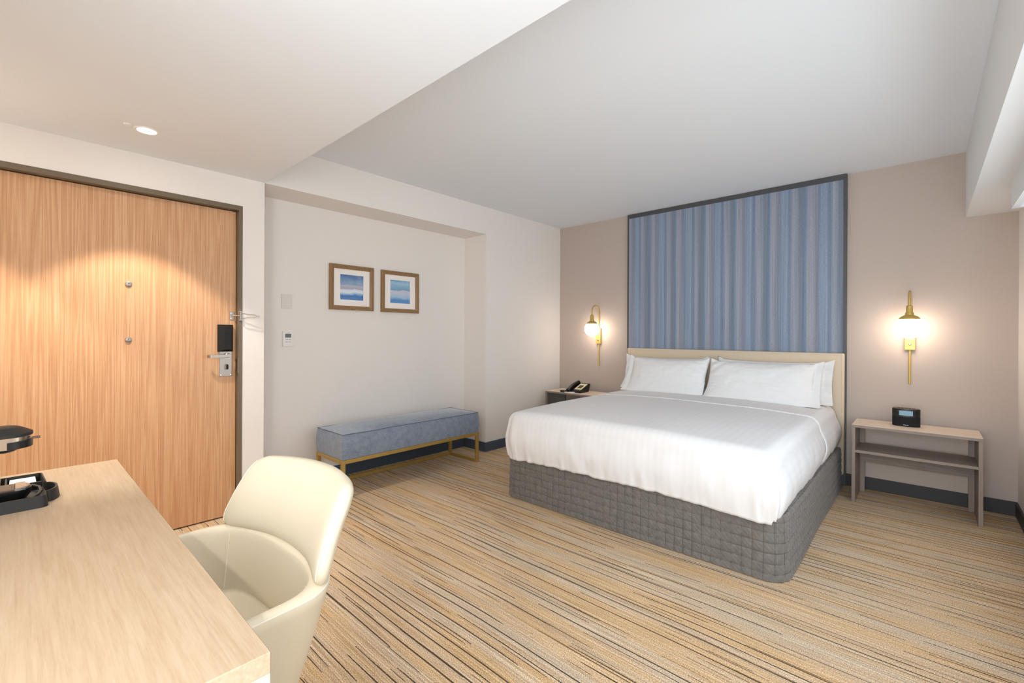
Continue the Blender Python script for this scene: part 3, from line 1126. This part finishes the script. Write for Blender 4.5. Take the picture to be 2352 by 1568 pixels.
# ------------------------------------------------------------------ nightstands
def nightstand(x0, x1, label, dark):
    y0, y1, zt_ = 4.158, 4.503, .567
    n_ = thing('nightstand', label, 'nightstand', ((x0 + x1) / 2, (y0 + y1) / 2, 0), 'grey ash nightstands beside the bed')
    t_ = .0215
    top = MB().box((x0, y0, .547), (x1, y1, zt_ - .001), .0012, 1).build('top', M['night'], n_)
    MB().box((x0 + .0005, y0 + .0005, zt_ - .0012), (x1 - .0005, y1 - .0005, zt_)).build('lit_top_face', M['night_lit'], top, angle=0)  # thin top sheet with the lamplight in its colour
    for a in (x0, x1 - t_):
        MB().box((a, y0, 0), (a + t_, y1, .547), .0012, 1).build('side_panel', M['nightv'], n_)
    MB().box((x0 + t_, y0 + .002, .364), (x1 - t_, y1, .383), .001, 1).build('shelf', M['night'], n_)
    MB().box((x0 + t_, y1 - .02, .238), (x1 - t_, y1, .364), .001, 1).build('back_rail', M['night'], n_)
    for a in (x0 + t_, x1 - t_ - .03):
        MB().box((a, y1 - .02, 0), (a + .03, y1, .238), .001, 1).build('rear_leg', M['nightv'], n_)
        MB().box((a, y1 - .02, .383), (a + .03, y1, .547), .001, 1).build('rear_post', M['nightv'], n_)
    if dark:
        MB().box((x0 + t_ + .001, y0 + .03, .384), (x0 + .26, y0 + .05, .546), .001, 1).build('front_panel', M['nightdark'], n_)
    return n_


nightstand(-.403, .273, 'open ash nightstand right of the bed holding the black clock radio', False)
nightstand(-3.268, -2.592, 'ash nightstand left of the bed holding the telephone', True)


# ------------------------------------------------------------------ sconces
def sconce(x, label):
    s = thing('wall_sconce', label, 'wall lamp', (x, YB, 1.205), 'brass globe sconces beside the bed')
    yr, yg, zg, rg = YB - .014, 4.425, 1.285, .083
    pl_ = MB().box((x - .031, YB - .030, 1.115), (x + .031, YB, 1.292), .002, 1).build('back_plate', M['brass'], s)
    MB().lathe((x, YB - .030, 1.158), [(.0085, 0), (.0085, -.005), (.006, -.007), (0, -.007)], 'y', 18, caps=False).build('switch', M['steel'], pl_)
    pts = [(x, yr, .857), (x, yr, 1.0), (x, yr, 1.3), (x, yr, 1.485)]
    rr = (yr - yg) / 2
    for k in range(1, 17):
        a = PI * k / 16
        pts.append((x, yr - rr + rr * math.cos(a), 1.485 + rr * math.sin(a) * .95))
    pts.append((x, yg, 1.44))
    MB().tube(pts, .0070, 12).build('gooseneck', M['brass'], s)
    so = MB()
    so.lathe((x, yg, 0), [(0, 1.447), (.012, 1.446), (.0185, 1.440), (.0195, 1.432), (.0195, 1.396), (.022, 1.392), (.026, 1.384), (.025, 1.376),
                          (.030, 1.372), (.046, 1.364), (.056, 1.355), (.0605, 1.346), (.0605, 1.340)], 'z', 36, caps=False)
    so.build('socket_cap', M['brass'], s)
    gp = []
    for k in range(25):
        a = .75 + (PI - .75) * k / 24
        gp.append((rg * math.sin(a), rg * math.cos(a)))
    MB().lathe((x, yg, zg), gp, 'z', 40, caps=False).build('globe', M['globe'], s, angle=180)
    return s


sconce(-2.808, 'brass gooseneck sconce with lit globe left of the bed')
sconce(-.090, 'brass gooseneck sconce with lit globe right of the bed')

# ------------------------------------------------------------------ clock radio
ck = thing('clock_radio', 'black oval clock radio with pale blue display', 'clock radio', (-.105, 4.37, .567))


def oval(cx, cy, a, b, n=40, e=2.5):
    out = []
    for k in range(n):
        t = 2 * PI * k / n
        c, s = math.cos(t), math.sin(t)
        out.append((cx + a * math.copysign(abs(c) ** (2 / e), c), cy + b * math.copysign(abs(s) ** (2 / e), s)))
    return out


MB().prism(oval(-.105, 4.372, .0775, .045), .567, .636, 'z', .002).build('speaker_body', M['cloth_black'], ck)
MB().prism(oval(-.105, 4.372, .0780, .0455), .636, .691, 'z', .002).build('display_body', M['black'], ck)
tpn = MB().prism(oval(-.105, 4.372, .0740, .0425), .691, .694, 'z', .001).build('top_plate', M['brown_top'], ck)
for k in range(5):
    MB().lathe((-.145 + k * .02, 4.372 - (.006 if k % 2 else 0), .694), [(.007, 0), (.007, .0015), (.005, .002), (0, .002)], 'z', 14, caps=False).build('button', M['black_matt'], tpn)
scr = MB()
P = []
for k in range(9):
    xx = -.105 - .038 + .076 * k / 8
    yy = 4.372 - .0458 * max(0.0, 1 - (abs(xx + .105) / .078) ** 2.5) ** (1 / 2.5) - .0012
    P.append([(xx, yy, .6465), (xx, yy, .6805)])
scr.grid(P)
scr.build('display', M['lcd_blue'], ck)


def text(name, body, size, loc, rot, mat, parent, depth=.0004):
    cu_ = bpy.data.curves.new(name, 'FONT')
    cu_.body, cu_.size, cu_.extrude = body, size, depth
    cu_.align_x, cu_.align_y = 'CENTER', 'CENTER'
    tmp = bpy.data.objects.new('lettering_curve', cu_)
    COL.objects.link(tmp)
    bpy.context.view_layer.update()
    me = bpy.data.meshes.new_from_object(tmp)
    bpy.data.objects.remove(tmp)
    me.materials.clear()
    me.materials.append(mat)
    o = bpy.data.objects.new(name, me)
    COL.objects.link(o)
    o.parent = parent
    o.location = Vector(loc) - ORG[parent.name]
    o.rotation_euler = rot
    ORG[o.name] = Vector(loc)
    return o


M['white_print'] = mat = plain('white_print', '#f2f2f2', .5)
text('logo_lettering', 'iHome', .0105, (-.105, 4.3258, .5785), (rad(90), 0, 0), M['white_print'], ck)
text('clock_mark', 'o', .006, (-.150, 4.3305, .676), (rad(90), 0, rad(-10)), M['white_print'], ck)

# ------------------------------------------------------------------ telephone, notepad, pen on the left nightstand
ZT = .567
ph = thing('telephone', 'black desk telephone with cream keypad face', 'telephone', (-2.93, 4.33, ZT))
x0, x1 = -3.015, -2.835
ya, yb_ = 4.235, 4.44
body = [(ya, ZT), (ya, ZT + .022), (ya + .03, ZT + .032), (yb_ - .03, ZT + .088), (yb_ - .005, ZT + .092), (yb_, ZT + .084), (yb_ - .035, ZT)]
MB().prism(body, x0, x1, 'x', .003).build('base', M['black'], ph)


def slope(y):
    return ZT + .032 + (y - ya - .03) / (yb_ - ya - .06) * .056


fc = MB()
fa, fb_ = ya + .035, yb_ - .035
fc.raw([(x0 + .072, fa, slope(fa) + .0015), (x1 - .012, fa, slope(fa) + .0015), (x1 - .012, fb_, slope(fb_) + .0015), (x0 + .072, fb_, slope(fb_) + .0015)], [(0, 1, 2, 3)])
face = fc.build('keypad_face', M['cream_face'], ph)
for r in range(4):
    for c in range(3):
        xx = x0 + .098 + c * .0175
        yy = fa + .030 + r * .0175
        MB().box((xx, yy, slope(yy)), (xx + .012, yy + .011, slope(yy) + .009), .001, 1).build('key', M['black'], face)
MB().box((x0 + .10, fa + .006, slope(fa)), (x0 + .108, fa + .012, slope(fa) + .006)).build('message_lamp', M['red_print'], face)
hs = MB()
hp, hr = [], []
for k in range(15):
    u = k / 14
    yy = ya - .025 + u * (yb_ - ya + .01)
    hp.append((x0 + .03, yy, ZT + .020 + u * .075 + .018 * math.sin(PI * u)))
    hr.append(.019 + .007 * (abs(2 * u - 1) ** 4))
hs.tube(hp, hr, 14)
hs.build('handset', M['black'], ph)
cord = []
for k in range(120):
    u = k / 119
    a = u * 2 * PI * 14
    ang = PI * 1.1 * u
    c = Vector((x0 + .005 - .05 * math.sin(ang) , ya - .03 + .035 * math.cos(ang) - .02, ZT + .012))
    cord.append(c + Vector((.007 * math.cos(a), 0, .007 * math.sin(a))))
MB().tube(cord, .0028, 6).build('coiled_cord', M['black'], ph)
tag(MB().box((-3.02, 4.165, ZT), (-2.90, 4.232, ZT + .004), .0008, 1).build('notepad', M['paper'], origin=(-2.96, 4.2, ZT)), 'white notepad in front of the telephone', 'notepad')
pn = thing('pen', 'dark blue and white pen lying on the notepad', 'pen', (-2.90, 4.2, ZT + .004))
MB().tube([(-2.945, 4.178, ZT + .0085), (-2.895, 4.212, ZT + .0085)], .0042, 10).build('barrel', M['white_plastic'], pn)
MB().tube([(-2.895, 4.212, ZT + .0085), (-2.862, 4.2345, ZT + .0085)], .0045, 10).build('cap', M['pen'], pn)

# ------------------------------------------------------------------ desk
dk = thing('desk', 'long pale oak desk in the near left corner', 'desk', (-1.5, -.12, 0))
dx0, dx1, dy0, dy1, dz = -2.265, -.728, -.518, .262, .74
MB().box((dx0, dy0, dz - .032), (dx1, dy1, dz), .0015, 1).build('top', M['desk'], dk)
MB().box((dx1 - .032, dy0, 0), (dx1 - .0005, dy1 - .0005, dz - .032), .001, 1).build('end_panel', M['desk_end'], dk)
MB().box((dx0 + .0005, dy0, 0), (dx0 + .032, dy1 - .0005, dz - .032), .001, 1).build('end_panel', M['desk_end'], dk)
MB().box((dx0 + .032, dy0 + .02, .35), (dx1 - .032, dy0 + .04, dz - .032)).build('modesty_panel', M['desk'], dk, angle=0)

# ------------------------------------------------------------------ coffee tray with its contents and the coffee machine
ZD = .74
ty = thing('coffee_tray', 'black moulded tray with compartments at the left of the desk', 'tray', (-1.94, -.1, ZD))


def tray_outline(grow):
    o = grow
    def arc(cx, cy, r, a0, a1, n=6):
        return [(cx + r * math.cos(rad(a0 + (a1 - a0) * k / n)), cy + r * math.sin(rad(a0 + (a1 - a0) * k / n))) for k in range(n + 1)]
    base = [(-1.79 + o, -.27)] + arc(-1.802, .048, .012 + o, 0, 90) + arc(-1.832, .068 + o * .3, .008 - min(o, .004) * .5, 270, 180, 4)
    for k in range(13):
        a = rad(8 + 164 * k / 12)
        base.append((-1.893 + (.053 + o) * math.cos(a), .062 + (.024 + o) * math.sin(a) + o * .2))
    base += arc(-2.074, .046, .014 + o, 90, 180)
    base += [(-2.088 - o, -.27)]
    return base


tb = MB()
h_ = .032
tb.grid([[(a, b, ZD + .006) for a, b in tray_outline(-.006)], [(a, b, ZD + h_) for a, b in tray_outline(-.004)], [(a, b, ZD + h_) for a, b in tray_outline(0)],
         [(a, b, ZD) for a, b in tray_outline(.004)]], closed_v=True)
tb.bm.faces.new([tb.bm.verts.new((a, b, ZD + .006)) for a, b in tray_outline(-.006)])
tb.build('rim', M['black_matt'], ty, angle=40)
for lo, hi in (((-1.992, -.27, ZD + .005), (-1.986, .056, ZD + .027)), ((-2.084, -.020, ZD + .005), (-1.99, -.015, ZD + .030))):
    MB().box(lo, hi, .001, 1).build('divider', M['black_matt'], ty)
MB().tube([(-1.985, .035, ZD + .02), (-1.95, .05, ZD + .02), (-1.90, .052, ZD + .02), (-1.86, .045, ZD + .02), (-1.825, .03, ZD + .02)], .004, 8).build('cup_ridge', M['black_matt'], ty)
nk = MB()
for k in range(4):
    nk.box((-2.078, -.012 + k * .0006, ZD + .007 + k * .0045), (-2.0, .046 - k * .0006, ZD + .0112 + k * .0045), .0004, 1)
tag(nk.build('paper_napkin', M['paper'], origin=(-2.04, .01, ZD + .007)), 'thick folded white paper napkin lying in the tray compartment', 'napkin')
tag(MB().box((-2.065, -.040, ZD + .006), (-2.02, -.033, ZD + .045), .001, 1).build('sugar_sachet', M['sachet'], origin=(-2.04, -.037, ZD + .006)), 'yellow sachet standing in the tray by the wooden stirrers', 'sachet')
st = MB().box((-2.058, -.030, ZD + .006), (-2.053, -.0285, ZD + .06), .0006, 1)
tag(st.build('wooden_stirrer', M['stick'], origin=(-2.055, -.029, ZD + .006)), 'thin pale wooden stirrer standing in the tray', 'stirrer')

cm = thing('coffee_machine', 'black and chrome capsule coffee machine standing in the tray', 'coffee machine', (-1.90, -.12, ZD))
CXm = -1.90


def nose(half, tip, back, n=14):
    out = [(CXm - half, back)]
    for k in range(n + 1):
        a = PI - PI * k / n
        out.append((CXm + half * math.cos(a), tip - half * .8 + half * .8 * math.sin(a)))
    out.append((CXm + half, back))
    return out


ft = MB()
o0, o1, o2 = nose(.036, .022, -.24), nose(.046, .034, -.24), nose(.045, .034, -.24)
vs = ft.grid([[(a, b, ZD + .0065) for a, b in o0], [(a, b, ZD + .026) for a, b in o1], [(a, b, ZD + .040) for a, b in o2]], closed_v=True)
ft.bm.faces.new(vs[0])
ft.bm.faces.new(vs[2])
foot = ft.build('foot', M['black'], cm, angle=40)
MB().prism([(CXm - .038, -.23), (CXm - .038, .0), (CXm + .038, .0), (CXm + .038, -.23)], ZD + .040, ZD + .044, 'z', .001).build('drip_grid', M['brown_top'], foot)
tipv = nose(.038, .030, .003)
tp_ = MB().prism(tipv, ZD + .040, ZD + .046, 'z', .0015).build('drip_tip', M['silver_plastic'], foot)
MB().box((CXm - .05, -.27, ZD + .006), (CXm + .05, -.15, ZD + .165), .012, 3).build('tower', M['black'], cm)
zh = .892
hd = MB()
a0, a1 = nose(.056, .030, -.27), nose(.060, .034, -.27)
vs = hd.grid([[(a, b, zh + .006) for a, b in a0], [(a, b, zh + .038) for a, b in a1]], closed_v=True)
hd.bm.faces.new(vs[0])
hd.bm.faces.new(vs[1])
hd.build('head_band', M['chrome'], cm, angle=40)
vz = MB()
vs = vz.grid([[(a + (.002 if a > CXm else 0), b, zh - .016) for a, b in nose(.057, .034, -.03)], [(a, b, zh + .014) for a, b in nose(.0605, .037, -.03)]], closed_v=True)
vz.bm.faces.new(vs[0])
vz.bm.faces.new(vs[1])
cap_ = MB()
vs = cap_.grid([[(a, b, zh + .038) for a, b in nose(.062, .036, -.27)], [(a, b, zh + .046) for a, b in nose(.062, .036, -.27)],
                [(a, b, zh + .060) for a, b in nose(.040, .012, -.27)], [(a, b, zh + .062) for a, b in nose(.036, .006, -.27)]], closed_v=True)
cap_.bm.faces.new(vs[0])
cap_.bm.faces.new(vs[3])
cap_.build('lid', M['black_matt'], cm, angle=30)
# the dark front quarter of the head, a wedge in the band
wd = MB()
front = []
for k in range(11):
    a = rad(100 - 100 * k / 10)
    front.append((CXm + .0615 * math.cos(a), .034 - .048 + .050 * math.sin(a)))
ins = [(CXm + .04 * math.cos(rad(100 - 100 * k / 10)), .034 - .048 + .03 * math.sin(rad(100 - 100 * k / 10))) for k in range(11)]
wd.prism(front + ins[::-1], zh + .006, zh + .026, 'z', .001)
wd.build('capsule_door', M['black'], cm)
MB().lathe((CXm, -.02, zh + .006), [(.026, 0), (.024, -.010), (.018, -.014), (0, -.014)], 'z', 20, caps=False).build('spout', M['black'], cm)
MB().box((CXm + .012, .034, zh + .026), (CXm + .030, .050, zh + .031), .002, 2).build('latch_tab', M['brown_top'], cm)
vz.bm.free()

# ------------------------------------------------------------------ desk chair
CHX, CHY, ROT = -1.380, .575, 4.0          # outer middle of the back
ch = thing('desk_chair', 'cream leather tub chair pushed up to the desk', 'chair', (CHX, CHY - .25, 0))
cr, sr = math.cos(rad(ROT)), math.sin(rad(ROT))


def LW(x, y, z):
    return Vector((CHX + cr * x - sr * y, CHY + sr * x + cr * y, z))


def plan(hw, front, back, dep, n_arm=12, n_back=44, e=2.7):
    """open U seen from above: right arm front -> back -> left arm front; back = y of the back, dep = depth of the curved part"""
    pts = []
    y0 = back - dep
    for k in range(n_arm):
        pts.append((hw, front + (y0 - front) * k / n_arm))
    for k in range(n_back + 1):
        a = PI * k / n_back
        c, s = math.cos(a), math.sin(a)
        pts.append((hw * math.copysign(abs(c) ** (2 / e), c), y0 + dep * abs(s) ** (2 / e)))
    for k in range(n_arm - 1, -1, -1):
        pts.append((-hw, front + (y0 - front) * k / n_arm))
    return pts


ZRIM, ZBOT = .598, .24


def shell_w(z):
    u = max(0.0, (z - ZBOT) / (ZRIM - ZBOT))
    return .205 + .113 * u ** .75


def shell_back(z):
    u = max(0.0, (z - ZBOT) / (ZRIM - ZBOT))
    return -.085 + .080 * u ** .8


NZ = 14
WT = .036
outs, ins_ = [], []
for k in range(NZ + 1):
    z = ZBOT + (ZRIM - ZBOT) * k / NZ
    outs.append([LW(a, b, z) for a, b in plan(shell_w(z), -.41 + .05 * (1 - k / NZ), shell_back(z), .17)])
for k in range(NZ + 1):
    z = ZRIM - (ZRIM - .40) * k / NZ
    ins_.append([LW(a, b, z) for a, b in plan(shell_w(z) - WT, -.405, shell_back(z) - WT - .012, .15)])


def mid(r1, r2, f, dz):
    return [Vector((a.x + (b.x - a.x) * f, a.y + (b.y - a.y) * f, a.z + dz)) for a, b in zip(r1, r2)]


sh = MB()
rim = [mid(outs[-1], ins_[0], .10, .006), mid(outs[-1], ins_[0], .35, .010), mid(outs[-1], ins_[0], .65, .010), mid(outs[-1], ins_[0], .90, .006)]
vs = sh.grid(outs + rim + ins_)
for idx in (0, -1):
    sh.bm.faces.new([r[idx] for r in vs])
sh.bm.faces.new(vs[0])
shell = sh.build('shell', M['leather'], ch, angle=60)
MB().tube(mid(outs[-1], ins_[0], .04, .002), .0016, 6).build('rim_seam', M['leather_thread'], shell)
se = MB()
cen = []
for f, dz in ((0.0, .030), (.5, .028), (.8, .024), (.93, .014), (1.0, .0), (1.0, -.05)):
    ring = []
    for k in range(48):
        a = 2 * PI * k / 48
        c, s = math.cos(a), math.sin(a)
        ring.append(LW(.236 * math.copysign(abs(c) ** .5, c) * max(f, .001), -.235 + .155 * math.copysign(abs(s) ** .5, s) * max(f, .001), .43 + dz))
    cen.append(ring)
se.grid(cen, closed_v=True)
se.build('seat', M['leather'], ch, angle=50)

# backrest: a wide shallow arc leaning back, with rounded corners
BZ0, BZ1, TH, RC = .598, .812, .056, .052
HB = (BZ1 - BZ0) / 2


def back_pt(u, v, side):
    hw = .310
    x, y = u * hw, v * HB
    dx, dy = (abs(x) - (hw - RC)) / RC, (abs(y) - (HB - RC)) / RC
    if dx > 0 and dy > 0:
        ax, ay = dx * math.sqrt(1 - dy * dy / 2), dy * math.sqrt(1 - dx * dx / 2)
        x = math.copysign(hw - RC + RC * ax, x)
        y = math.copysign(HB - RC + RC * ay, y)
    h = (y + HB) / (2 * HB)
    uu = x / hw
    x *= 1 - .12 * h
    sag = .085 * (1 - abs(uu) ** 2.2)
    yy = -.117 + sag + .006 + .105 * h - .010 * math.sin(PI * h)
    zz = BZ0 + 2 * HB * h + .004 * h * (1 - uu * uu)
    edge = (max(0, 1 - abs(u) ** 9) * max(0, 1 - abs(v) ** 6)) ** .5
    nrm = Vector((-2 * .085 * uu / hw * -1 * -1, -1, .42)).normalized()
    return LW(*(Vector((x, yy, zz)) + nrm * (TH / 2 * edge * side)))


bk_ = MB()
NU, NV = 60, 28
for side in (1, -1):
    bk_.grid([[back_pt(-math.cos(PI * i / NU) * .35 + (-1 + 2 * i / NU) * .65, -math.cos(PI * j / NV) * .35 + (-1 + 2 * j / NV) * .65, side) for j in range(NV + 1)] for i in range(NU + 1)])
backrest = bk_.build('backrest', M['leather'], ch, angle=180)
for sgn in (1, -1):
    MB().tube([back_pt(sgn * .965, -.9 + 1.8 * j / 24, 1.02) for j in range(25)], .0013, 6).build('edge_seam', M['leather_thread'], backrest)
    pts = []
    for k in range(10):
        z = .592 - .15 * k / 9
        a, b = plan(shell_w(z) - WT, -.405, shell_back(z) - WT - .012, .15)[12 + (9 if sgn > 0 else 35)]
        pts.append(LW(a * .995, b - .002, z))
    MB().tube(pts, .0013, 6).build('inner_seam', M['leather_thread'], shell)
base_c = LW(0, -.22, 0)
MB().lathe(base_c, [(.03, .242), (.03, .09), (.045, .07)], 'z', 20).build('column', M['chrome'], ch)
for k in range(4):
    a = rad(45 + 90 * k + ROT)
    d = Vector((math.cos(a), math.sin(a), 0))
    MB().tube([base_c + d * .02 + Vector((0, 0, .075)), base_c + d * .14 + Vector((0, 0, .05)), base_c + d * .25 + Vector((0, 0, .013))], [.018, .015, .012], 10).build('leg', M['chrome'], ch)
